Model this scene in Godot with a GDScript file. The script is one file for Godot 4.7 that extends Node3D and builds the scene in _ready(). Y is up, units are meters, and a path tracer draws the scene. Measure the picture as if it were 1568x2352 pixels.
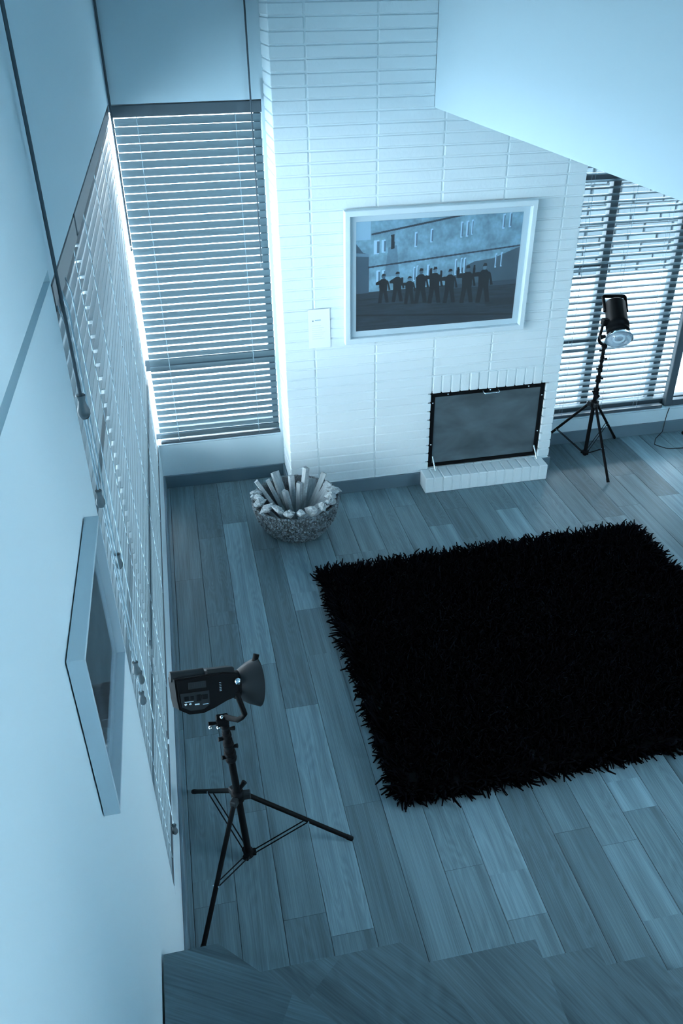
extends Node3D
# A double-height living room seen from the stairs: white brick chimney breast, venetian blinds, studio flashes and a black shag rug.
# Origin: floor corner of the window wall (x = 0) and the chimney wall (z = 0); x runs along the chimney wall, z into the room.

var M := {}
var rng := RandomNumberGenerator.new()
var used := {}

# ------------------------------------------------------------------ helpers
func lin(r: float, g: float, b: float, a := 1.0) -> Color:
	var c := Color(r, g, b).linear_to_srgb()
	c.a = a
	return c

func mat(called: String, c: Color, rough := 0.8, metal := 0.0) -> StandardMaterial3D:
	var m := StandardMaterial3D.new()
	m.resource_name = called
	m.albedo_color = c
	m.roughness = rough
	m.metallic = metal
	M[called] = m
	return m

func numbered(called: String) -> String:
	var n: int = used.get(called, 0)
	used[called] = n + 1
	return called if n == 0 else "%s_%03d" % [called, n]

func new_st(smooth := false) -> SurfaceTool:
	var st := SurfaceTool.new()
	st.begin(Mesh.PRIMITIVE_TRIANGLES)
	st.set_smooth_group(0 if smooth else -1)
	return st

func tri(st: SurfaceTool, a: Vector3, b: Vector3, c: Vector3) -> void:
	st.add_vertex(a); st.add_vertex(b); st.add_vertex(c)

func quad(st: SurfaceTool, a: Vector3, b: Vector3, c: Vector3, d: Vector3) -> void:
	tri(st, a, b, c); tri(st, a, c, d)

func quad_out(st: SurfaceTool, a: Vector3, b: Vector3, c: Vector3, d: Vector3, out: Vector3) -> void:
	# clockwise seen from outside
	if (b - a).cross(c - a).dot(out) > 0.0:
		quad(st, a, d, c, b)
	else:
		quad(st, a, b, c, d)

func tri_out(st: SurfaceTool, a: Vector3, b: Vector3, c: Vector3, out: Vector3) -> void:
	if (b - a).cross(c - a).dot(out) > 0.0:
		tri(st, a, c, b)
	else:
		tri(st, a, b, c)

func add_box(st: SurfaceTool, lo: Vector3, hi: Vector3, t := Transform3D()) -> void:
	st.set_smooth_group(-1)
	for ax in 3:
		var u := (ax + 1) % 3
		var v := (ax + 2) % 3
		for s in 2:
			var o := Vector3.ZERO
			o[ax] = -1.0 if s == 0 else 1.0
			var p := []
			for k in [[0, 0], [1, 0], [1, 1], [0, 1]]:
				var q := Vector3.ZERO
				q[ax] = lo[ax] if s == 0 else hi[ax]
				q[u] = lo[u] if k[0] == 0 else hi[u]
				q[v] = lo[v] if k[1] == 0 else hi[v]
				p.append(t * q)
			quad_out(st, p[0], p[1], p[2], p[3], t.basis * o)

func add_cbox(st: SurfaceTool, size: Vector3, c: float, t := Transform3D()) -> void:
	# box with chamfered edges, centred
	st.set_smooth_group(-1)
	var h := size * 0.5
	var pt := func(ax: int, sx: float, sy: float, sz: float) -> Vector3:
		var q := Vector3(sx * h.x, sy * h.y, sz * h.z)
		var inn := Vector3(sx, sy, sz) * c
		for k in 3:
			if k != ax:
				q[k] -= inn[k]
		return t * q
	for ax in 3:
		for s in [-1.0, 1.0]:
			var u := (ax + 1) % 3
			var v := (ax + 2) % 3
			var p := []
			for k in [[-1.0, -1.0], [1.0, -1.0], [1.0, 1.0], [-1.0, 1.0]]:
				var sg := Vector3.ZERO
				sg[ax] = s; sg[u] = k[0]; sg[v] = k[1]
				p.append(pt.call(ax, sg.x, sg.y, sg.z))
			var o := Vector3.ZERO
			o[ax] = s
			quad_out(st, p[0], p[1], p[2], p[3], t.basis * o)
	for ax in 3:
		var u := (ax + 1) % 3
		var v := (ax + 2) % 3
		for a in [-1.0, 1.0]:
			for b in [-1.0, 1.0]:
				var s0 := Vector3.ZERO
				s0[ax] = -1.0; s0[u] = a; s0[v] = b
				var s1 := s0
				s1[ax] = 1.0
				var o := Vector3.ZERO
				o[u] = a; o[v] = b
				quad_out(st, pt.call(u, s0.x, s0.y, s0.z), pt.call(v, s0.x, s0.y, s0.z), pt.call(v, s1.x, s1.y, s1.z), pt.call(u, s1.x, s1.y, s1.z), t.basis * o)
	for x in [-1.0, 1.0]:
		for y in [-1.0, 1.0]:
			for z in [-1.0, 1.0]:
				tri_out(st, pt.call(0, x, y, z), pt.call(1, x, y, z), pt.call(2, x, y, z), t.basis * Vector3(x, y, z))

func frame_of(d: Vector3) -> Basis:
	var y := d.normalized()
	var x := (Vector3.UP if absf(y.y) < 0.9 else Vector3.RIGHT).cross(y).normalized()
	return Basis(x, y, x.cross(y))

func add_tube(st: SurfaceTool, pts: Array, radii, seg := 8, caps := true) -> void:
	var rings := []
	var b := frame_of(pts[1] - pts[0])
	for i in pts.size():
		var d: Vector3
		if i == 0:
			d = pts[1] - pts[0]
		elif i == pts.size() - 1:
			d = pts[i] - pts[i - 1]
		else:
			d = (pts[i + 1] - pts[i]).normalized() + (pts[i] - pts[i - 1]).normalized()
		d = d.normalized()
		var x := (b.x - d * b.x.dot(d)).normalized()
		b = Basis(x, d, x.cross(d))
		var r: float = radii[i] if radii is Array else radii
		var ring := []
		for k in seg:
			var a := TAU * k / seg
			ring.append(pts[i] + (b.x * cos(a) + b.z * sin(a)) * r)
		rings.append(ring)
	st.set_smooth_group(0)
	for i in pts.size() - 1:
		var mid: Vector3 = (pts[i] + pts[i + 1]) * 0.5
		for k in seg:
			var n := (k + 1) % seg
			var cc: Vector3 = (rings[i][k] + rings[i][n] + rings[i + 1][k] + rings[i + 1][n]) * 0.25
			quad_out(st, rings[i][k], rings[i][n], rings[i + 1][n], rings[i + 1][k], cc - mid)
	if caps:
		st.set_smooth_group(-1)
		for e in [0, pts.size() - 1]:
			var d: Vector3 = (pts[0] - pts[1]) if e == 0 else (pts[e] - pts[e - 1])
			for k in seg:
				tri_out(st, pts[e], rings[e][k], rings[e][(k + 1) % seg], d)

func add_lathe(st: SurfaceTool, prof: Array, seg := 24, t := Transform3D(), flat := false) -> void:
	# prof: Vector2(radius, height) along local y
	st.set_smooth_group(-1 if flat else 0)
	for i in prof.size() - 1:
		var p: Vector2 = prof[i]
		var q: Vector2 = prof[i + 1]
		var nrm := Vector2(q.y - p.y, -(q.x - p.x))
		for k in seg:
			var a := TAU * k / seg
			var b := TAU * (k + 1) / seg
			var ca := Vector3(cos(a), 0, sin(a))
			var cb := Vector3(cos(b), 0, sin(b))
			var v0 := ca * p.x + Vector3(0, p.y, 0)
			var v1 := cb * p.x + Vector3(0, p.y, 0)
			var v2 := cb * q.x + Vector3(0, q.y, 0)
			var v3 := ca * q.x + Vector3(0, q.y, 0)
			var out := t.basis * ((ca + cb) * 0.5 * nrm.x + Vector3(0, nrm.y, 0))
			if p.x < 1e-6:
				tri_out(st, t * v0, t * v2, t * v3, out)
			elif q.x < 1e-6:
				tri_out(st, t * v0, t * v1, t * v2, out)
			else:
				quad_out(st, t * v0, t * v1, t * v2, t * v3, out)

func add_prism(st: SurfaceTool, poly: PackedVector2Array, z0: float, z1: float, t := Transform3D()) -> void:
	# polygon in local xy, extruded along local z
	st.set_smooth_group(-1)
	var idx := Geometry2D.triangulate_polygon(poly)
	for i in range(0, idx.size(), 3):
		for z in [z0, z1]:
			var o := Vector3(0, 0, -1.0 if z == z0 else 1.0) * signf(z1 - z0)
			tri_out(st, t * Vector3(poly[idx[i]].x, poly[idx[i]].y, z), t * Vector3(poly[idx[i + 1]].x, poly[idx[i + 1]].y, z), t * Vector3(poly[idx[i + 2]].x, poly[idx[i + 2]].y, z), t.basis * o)
	var c := Geometry2D.is_polygon_clockwise(poly)
	for i in poly.size():
		var a := poly[i]
		var b := poly[(i + 1) % poly.size()]
		var n := Vector2(b.y - a.y, a.x - b.x) * (1.0 if not c else -1.0)
		quad_out(st, t * Vector3(a.x, a.y, z0), t * Vector3(b.x, b.y, z0), t * Vector3(b.x, b.y, z1), t * Vector3(a.x, a.y, z1), t.basis * Vector3(n.x, n.y, 0))

func done(st: SurfaceTool) -> ArrayMesh:
	st.generate_normals()
	return st.commit()

func put(called: String, mesh: Mesh, m: Material, parent: Node = self, at := Transform3D()) -> MeshInstance3D:
	var o := MeshInstance3D.new()
	o.name = numbered(called) if parent == self else called
	o.mesh = mesh
	o.material_override = m
	o.transform = at
	parent.add_child(o, true)
	return o

func obj(called: String, st: SurfaceTool, m: Material, parent: Node = self, at := Transform3D()) -> MeshInstance3D:
	return put(called, done(st), m, parent, at)

func tag(o: Node, label: String, category: String, group := "") -> Node:
	o.set_meta("label", label)
	o.set_meta("category", category)
	if group != "":
		o.set_meta("group", group)
	return o

func thing(called: String, label: String, category: String, at := Transform3D(), group := "") -> Node3D:
	var o := Node3D.new()
	o.name = numbered(called)
	o.transform = at
	add_child(o, true)
	tag(o, label, category, group)
	return o

func structure(o: Node, label: String) -> Node:
	o.set_meta("kind", "structure")
	o.set_meta("label", label)
	return o

func setting(called: String, label: String) -> Node3D:
	var o := Node3D.new()
	o.name = called
	add_child(o, true)
	structure(o, label)
	return o

func T(p: Vector3, b := Basis()) -> Transform3D:
	return Transform3D(b, p)

# ------------------------------------------------------------------ textures
func noise(freq: float, seed_: int, octaves := 3) -> FastNoiseLite:
	var n := FastNoiseLite.new()
	n.noise_type = FastNoiseLite.TYPE_SIMPLEX_SMOOTH
	n.frequency = freq
	n.seed = seed_
	n.fractal_octaves = octaves
	return n

func wood_image(seed_: int, w: int, h: int, contrast: float, knotty: float) -> ImageTexture:
	# grain runs along v
	var im := Image.create(w, h, false, Image.FORMAT_RGB8)
	var fine := noise(1.0, seed_, 3)
	var wide := noise(1.0, seed_ + 11, 2)
	var warp := noise(1.0, seed_ + 23, 2)
	for y in h:
		for x in w:
			var u := float(x) / w
			var v := float(y) / h
			var d := warp.get_noise_2d(u * 1.6 + 3.0, v * 2.2) * knotty
			var rings := sin((u * 5.0 + d * 6.0 + wide.get_noise_2d(u * 2.0, v * 1.5) * 1.6) * TAU)
			var f := fine.get_noise_2d(u * 46.0, v * 2.6) * 0.55 + fine.get_noise_2d(u * 130.0 + 50.0, v * 9.0) * 0.3
			var s := 1.0 + contrast * (f + rings * 0.28 * knotty + wide.get_noise_2d(u * 3.0 + 9.0, v * 0.9) * 0.55)
			s = clampf(s * 0.72, 0.0, 1.0)
			im.set_pixel(x, y, Color(s, s, s))
	return ImageTexture.create_from_image(im)

func speckle_image(seed_: int, size: int, lo: float, hi: float, freq: float) -> ImageTexture:
	var im := Image.create(size, size, false, Image.FORMAT_RGB8)
	var n := noise(freq, seed_, 4)
	for y in size:
		for x in size:
			# wrap the noise by walking round a torus
			var a := TAU * x / size
			var b := TAU * y / size
			var k := n.get_noise_3d(cos(a) * 40.0 + cos(b) * 17.0, sin(a) * 40.0, sin(b) * 40.0 + cos(b) * 9.0)
			var s := clampf(lerpf(lo, hi, 0.5 + 0.75 * k), 0.0, 1.0)
			im.set_pixel(x, y, Color(s, s, s))
	return ImageTexture.create_from_image(im)

func fill_poly(im: Image, poly: PackedVector2Array, c: Color) -> void:
	var w := im.get_width()
	var h := im.get_height()
	var lo := Vector2(1e9, 1e9)
	var hi := -lo
	for p in poly:
		lo = lo.min(p); hi = hi.max(p)
	for y in range(maxi(0, int(lo.y * h)), mini(h, int(hi.y * h) + 2)):
		for x in range(maxi(0, int(lo.x * w)), mini(w, int(hi.x * w) + 2)):
			if Geometry2D.is_point_in_polygon(Vector2((x + 0.5) / w, (y + 0.5) / h), poly):
				im.set_pixel(x, y, im.get_pixel(x, y).lerp(c, c.a))

func band(im: Image, a: Vector2, b: Vector2, t: float, c: Color) -> void:
	var n := Vector2(0, t * 0.5)
	fill_poly(im, PackedVector2Array([a - n, b - n, b + n, a + n]), c)

func print_image() -> ImageTexture:
	# black-and-white photograph: eight people in dark coats walking past a long stone building
	var w := 480
	var h := 320
	var im := Image.create(w, h, false, Image.FORMAT_RGB8)
	var n := noise(1.0, 71, 4)
	var wall := Color(0.50, 0.68, 0.77)
	for y in h:
		for x in w:
			var u := float(x) / w
			var v := float(y) / h
			var s := 0.92 + 0.20 * n.get_noise_2d(u * 7.0, v * 6.0) + 0.08 * n.get_noise_2d(u * 40.0, v * 18.0)
			var c := wall * s
			if v > 0.63 + (u - 0.1) * -0.02:
				c = Color(0.165, 0.22, 0.258) * (0.9 + 0.25 * n.get_noise_2d(u * 5.0, v * 40.0))
			im.set_pixel(x, y, Color(clampf(c.r, 0, 1), clampf(c.g, 0, 1), clampf(c.b, 0, 1)))
	var dark := Color(0.17, 0.23, 0.28)
	var ink := Color(0.035, 0.05, 0.065)
	var pale := Color(0.66, 0.83, 0.92)
	# pale sky and the low house at the end of the street
	fill_poly(im, PackedVector2Array([Vector2(0, 0), Vector2(0.085, 0), Vector2(0.085, 0.16), Vector2(0, 0.16)]), Color(0.58, 0.75, 0.85))
	fill_poly(im, PackedVector2Array([Vector2(0, 0.19), Vector2(0.04, 0.27), Vector2(0.075, 0.29), Vector2(0.078, 0.64), Vector2(0, 0.64)]), Color(0.25, 0.34, 0.40))
	fill_poly(im, PackedVector2Array([Vector2(0, 0.27), Vector2(0.075, 0.285), Vector2(0.075, 0.31), Vector2(0, 0.30)]), Color(0.40, 0.54, 0.62))
	# shaded lower wall towards the far corner of the street
	fill_poly(im, PackedVector2Array([Vector2(0.60, 0.50), Vector2(0.72, 0.42), Vector2(0.84, 0.40), Vector2(1, 0.31), Vector2(1, 0.66), Vector2(0.58, 0.66)]), Color(0.22, 0.30, 0.35, 0.85))
	fill_poly(im, PackedVector2Array([Vector2(0.19, 0.24), Vector2(0.24, 0.22), Vector2(0.26, 0.5), Vector2(0.17, 0.5)]), Color(0.30, 0.41, 0.48, 0.5))
	# cornice and string course
	band(im, Vector2(0.09, 0.115), Vector2(0.70, -0.02), 0.016, dark)
	band(im, Vector2(0.07, 0.405), Vector2(1.0, 0.30), 0.014, dark)
	# windows: position, size, tone
	for q in [[0.105, 0.17, 0.030, 0.12], [0.150, 0.17, 0.022, 0.11], [0.345, 0.12, 0.016, 0.13], [0.44, 0.10, 0.014, 0.12], [0.62, 0.055, 0.014, 0.14], [0.655, 0.05, 0.014, 0.14], [0.685, 0.045, 0.010, 0.13], [0.875, 0.01, 0.014, 0.13], [0.915, 0.0, 0.014, 0.13],
			[0.12, 0.44, 0.022, 0.12], [0.155, 0.44, 0.018, 0.1], [0.345, 0.43, 0.012, 0.13], [0.365, 0.42, 0.010, 0.12], [0.43, 0.42, 0.014, 0.12], [0.60, 0.385, 0.012, 0.15], [0.635, 0.38, 0.010, 0.14], [0.655, 0.38, 0.012, 0.14], [0.85, 0.36, 0.010, 0.13], [0.885, 0.355, 0.010, 0.13]]:
		var a := Vector2(q[0], q[1])
		var s := Vector2(q[2], q[3])
		fill_poly(im, PackedVector2Array([a, a + Vector2(s.x, -0.004), a + s, a + Vector2(0, s.y)]), pale)
		fill_poly(im, PackedVector2Array([a + s * Vector2(0.62, 0.08), a + s * Vector2(1.1, 0.08), a + s * Vector2(1.1, 0.92), a + s * Vector2(0.62, 0.92)]), Color(0.33, 0.45, 0.53))
	fill_poly(im, PackedVector2Array([Vector2(0.205, 0.13), Vector2(0.225, 0.125), Vector2(0.227, 0.25), Vector2(0.207, 0.255)]), Color(0.08, 0.11, 0.14))
	# pavement edges
	band(im, Vector2(0, 0.755), Vector2(1, 0.79), 0.014, Color(0.13, 0.17, 0.2))
	band(im, Vector2(0, 0.845), Vector2(1, 0.955), 0.018, Color(0.09, 0.12, 0.145))
	fill_poly(im, PackedVector2Array([Vector2(0.8, 0.80), Vector2(1, 0.79), Vector2(1, 0.86), Vector2(0.82, 0.86)]), Color(0.10, 0.135, 0.16, 0.8))
	# people: x, crown, foot, raised arm side
	var folk := [[0.165, 0.475, 0.745, 0.0], [0.25, 0.465, 0.745, 0.0], [0.325, 0.515, 0.775, -1.0], [0.395, 0.45, 0.775, 1.0], [0.48, 0.445, 0.785, -0.4], [0.575, 0.475, 0.795, -1.0], [0.685, 0.455, 0.805, -1.0], [0.79, 0.445, 0.815, -1.0]]
	for i in folk.size():
		var x: float = folk[i][0]
		var top: float = folk[i][1]
		var foot: float = folk[i][2]
		var arm: float = folk[i][3]
		var hh := foot - top
		var sw := hh * 0.085
		var head := PackedVector2Array()
		for k in 10:
			var a := TAU * k / 10
			head.append(Vector2(x + 0.012 * cos(a), top + hh * 0.085 + hh * 0.085 * sin(a)))
		fill_poly(im, head, Color(0.36, 0.48, 0.55) if i % 3 != 0 else Color(0.28, 0.38, 0.44))
		fill_poly(im, PackedVector2Array([Vector2(x - 0.013, top + hh * 0.07), Vector2(x - 0.006, top - hh * 0.01), Vector2(x + 0.010, top), Vector2(x + 0.014, top + hh * 0.06)]), ink)
		fill_poly(im, PackedVector2Array([Vector2(x - sw * 0.45, top + hh * 0.16), Vector2(x + sw * 0.45, top + hh * 0.16), Vector2(x + sw * 1.15, top + hh * 0.26), Vector2(x + sw, top + hh * 0.62), Vector2(x - sw, top + hh * 0.62), Vector2(x - sw * 1.15, top + hh * 0.24)]), ink)
		# legs in mid stride
		fill_poly(im, PackedVector2Array([Vector2(x - sw, top + hh * 0.58), Vector2(x, top + hh * 0.58), Vector2(x - sw * 0.45, foot), Vector2(x - sw * 1.35, foot)]), ink)
		fill_poly(im, PackedVector2Array([Vector2(x, top + hh * 0.58), Vector2(x + sw, top + hh * 0.58), Vector2(x + sw * 1.55, foot), Vector2(x + sw * 0.7, foot)]), ink)
		# arms
		fill_poly(im, PackedVector2Array([Vector2(x + sw * 0.9, top + hh * 0.2), Vector2(x + sw * 1.3, top + hh * 0.25), Vector2(x + sw * 1.9, top + hh * 0.55), Vector2(x + sw * 1.4, top + hh * 0.56)]), ink)
		if absf(arm) > 0.1:
			var e := x + arm * sw * 2.1
			fill_poly(im, PackedVector2Array([Vector2(x + arm * sw, top + hh * 0.2), Vector2(e, top + hh * 0.22), Vector2(e, top + hh * 0.32), Vector2(x + arm * sw, top + hh * 0.32)]), ink)
			fill_poly(im, PackedVector2Array([Vector2(e - 0.006, top + hh * 0.02), Vector2(e + 0.006, top + hh * 0.02), Vector2(e + 0.007, top + hh * 0.3), Vector2(e - 0.007, top + hh * 0.3)]), ink)
		else:
			fill_poly(im, PackedVector2Array([Vector2(x - sw * 0.9, top + hh * 0.2), Vector2(x - sw * 2.0, top + hh * 0.28), Vector2(x - sw * 2.0, top + hh * 0.36), Vector2(x - sw, top + hh * 0.36)]), ink)
	return ImageTexture.create_from_image(im)

func add_picture_quad(st: SurfaceTool, w: float, h: float, z: float) -> void:
	# a sheet with uv from corner to corner, facing +z
	var p := [Vector3(-w / 2, h / 2, z), Vector3(w / 2, h / 2, z), Vector3(w / 2, -h / 2, z), Vector3(-w / 2, -h / 2, z)]
	var q := [Vector2(0, 0), Vector2(1, 0), Vector2(1, 1), Vector2(0, 1)]
	for k in [0, 1, 2, 0, 2, 3]:
		st.set_uv(q[k])
		st.add_vertex(p[k])

# ------------------------------------------------------------------ scene
func _ready() -> void:
	rng.seed = 4711
	camera_and_light()
	materials()
	shell()
	chimney()
	windows()
	outside()
	floor_boards()
	staircase()
	blinds()
	cords()
	rug()
	fire_screen()
	big_picture()
	wall_picture()
	note_card()
	wood_bowl()
	flashes()
	floor_cable()

func camera_and_light() -> void:
	var cam := Camera3D.new()
	cam.name = "camera"
	var right := Vector3(0.97935524, -0.01380175, 0.20167506)
	var down := Vector3(-0.11929559, -0.84487533, 0.52149232)
	var ahead := Vector3(0.16319278, -0.53478518, -0.82907957)
	cam.transform = Transform3D(Basis(right, -down, -ahead).orthonormalized(), Vector3(0.26, 3.0, 5.2512))
	cam.fov = 63.97
	cam.near = 0.05
	cam.far = 200.0
	cam.current = true
	add_child(cam)

	var sky_mat := ProceduralSkyMaterial.new()
	sky_mat.sky_top_color = Color(0.88, 0.95, 1.0)
	sky_mat.sky_horizon_color = Color(0.93, 0.98, 1.0)
	sky_mat.ground_bottom_color = Color(0.62, 0.70, 0.76)
	sky_mat.ground_horizon_color = Color(0.85, 0.92, 0.97)
	sky_mat.sun_angle_max = 0.0
	sky_mat.energy_multiplier = 20.5
	var sky := Sky.new()
	sky.sky_material = sky_mat
	var env := Environment.new()
	env.background_mode = Environment.BG_SKY
	env.sky = sky
	env.tonemap_mode = Environment.TONE_MAPPER_LINEAR
	env.tonemap_exposure = 1.24
	env.sdfgi_enabled = true
	env.ssao_enabled = true
	env.ssil_enabled = true
	var we := WorldEnvironment.new()
	we.name = "world_environment"
	we.environment = env
	add_child(we)

func materials() -> void:
	mat("paint", lin(0.575, 0.73, 0.795), 0.75)
	mat("brick_paint", lin(0.74, 0.86, 0.90), 0.6)
	mat("baseboard", lin(0.12, 0.19, 0.235), 0.5)
	mat("slat", lin(0.115, 0.175, 0.205), 0.36)
	mat("rail", lin(0.07, 0.10, 0.12), 0.45)
	mat("dark_cord", lin(0.06, 0.09, 0.11), 0.8)
	mat("cord", lin(0.30, 0.44, 0.52), 0.8)
	mat("steel_frame", lin(0.06, 0.09, 0.11), 0.5)
	mat("sill", lin(0.55, 0.70, 0.78), 0.35)
	mat("black", lin(0.006, 0.0075, 0.009), 0.5).metallic_specular = 0.16
	mat("black_gloss", lin(0.006, 0.008, 0.010), 0.25).metallic_specular = 0.2
	mat("dark_grey", lin(0.022, 0.029, 0.034), 0.45).metallic_specular = 0.25
	mat("grey_panel", lin(0.018, 0.025, 0.03), 0.5).metallic_specular = 0.25
	mat("chrome", lin(0.75, 0.85, 0.9), 0.12, 1.0)
	mat("white_print", lin(0.6, 0.8, 0.88), 0.6)
	mat("mortar", lin(0.74, 0.86, 0.90), 0.8)
	mat("soot", lin(0.02, 0.025, 0.03), 0.9)
	mat("under", lin(0.03, 0.045, 0.055), 0.9)
	mat("frame_white", lin(0.66, 0.80, 0.86), 0.4)
	mat("mount", lin(0.55, 0.71, 0.79), 0.8)
	mat("patio", lin(0.52, 0.58, 0.61), 0.9)
	mat("strip_dark", lin(0.03, 0.04, 0.044), 0.95)  # dark tone for the added strip, soaks up patio bounce
	mat("added_ground", lin(0.20, 0.24, 0.26), 0.95)  # tone set by how much light should bounce up indoors
	mat("stone", lin(0.058, 0.082, 0.094), 0.9)
	mat("stone_dark", lin(0.045, 0.065, 0.075), 0.9)
	mat("tassel", lin(0.10, 0.14, 0.16), 0.35)
	mat("alu", lin(0.50, 0.64, 0.71), 0.35, 0.15)
	var g := mat("glass", Color(0.86, 0.94, 1.0, 0.05), 0.02)
	g.transparency = BaseMaterial3D.TRANSPARENCY_ALPHA
	var g2 := mat("picture_glass", Color(0.86, 0.94, 1.0, 0.01), 0.03)
	g2.metallic_specular = 0.3
	g2.transparency = BaseMaterial3D.TRANSPARENCY_ALPHA
	# timber
	var tex := [wood_image(5, 160, 640, 0.26, 0.22), wood_image(17, 160, 640, 0.24, 0.5), wood_image(29, 160, 640, 0.30, 0.1)]
	var tones := [0.66, 0.82, 0.95, 1.12, 1.38]
	for k in tex.size():
		for t in tones.size():
			var m := mat("timber_%d_%d" % [k, t], lin(0.31 * tones[t], 0.49 * tones[t], 0.57 * tones[t]), 0.42)
			m.albedo_texture = tex[k]
			m.metallic_specular = 0.4
	var fw := mat("firewood", lin(0.66, 0.80, 0.86), 0.85)
	fw.albedo_texture = tex[0]
	fw.uv1_triplanar = true
	fw.uv1_scale = Vector3(3, 1.2, 3)
	var bark := mat("bark", lin(0.68, 0.82, 0.87), 0.9)
	bark.albedo_texture = speckle_image(3, 128, 0.45, 1.0, 0.05)
	bark.uv1_triplanar = true
	bark.uv1_scale = Vector3(6, 6, 6)
	var bead_m := mat("bead", lin(0.13, 0.18, 0.205), 0.35)
	bead_m.vertex_color_use_as_albedo = true
	var sp := speckle_image(9, 256, 0.0, 1.0, 0.16)
	var bowl := mat("bowl", lin(0.22, 0.30, 0.34), 0.45)
	bowl.albedo_texture = speckle_image(13, 256, 0.25, 1.0, 0.2)
	bowl.heightmap_enabled = true
	bowl.heightmap_texture = sp
	bowl.heightmap_scale = 1.2
	bowl.uv1_triplanar = true
	bowl.uv1_scale = Vector3(4.5, 4.5, 4.5)
	var bp: StandardMaterial3D = M["brick_paint"]
	bp.heightmap_enabled = true
	bp.heightmap_texture = speckle_image(21, 256, 0.2, 0.8, 0.05)
	bp.heightmap_scale = 0.1
	bp.uv1_triplanar = true
	bp.uv1_world_triplanar = true
	bp.uv1_scale = Vector3(3, 3, 3)
	var mesh_m := mat("screen_mesh", lin(0.115, 0.165, 0.19), 0.32)
	mesh_m.albedo_texture = speckle_image(33, 256, 0.72, 1.0, 0.012)
	mesh_m.uv1_triplanar = true
	mesh_m.uv1_scale = Vector3(1.1, 2.6, 1.1)
	var pile := mat("pile", lin(0.0035, 0.0045, 0.0065), 0.95)
	pile.metallic_specular = 0.08
	pile.vertex_color_use_as_albedo = true
	var pr := mat("print", Color(1, 1, 1), 0.5)
	pr.albedo_texture = print_image()

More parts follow.
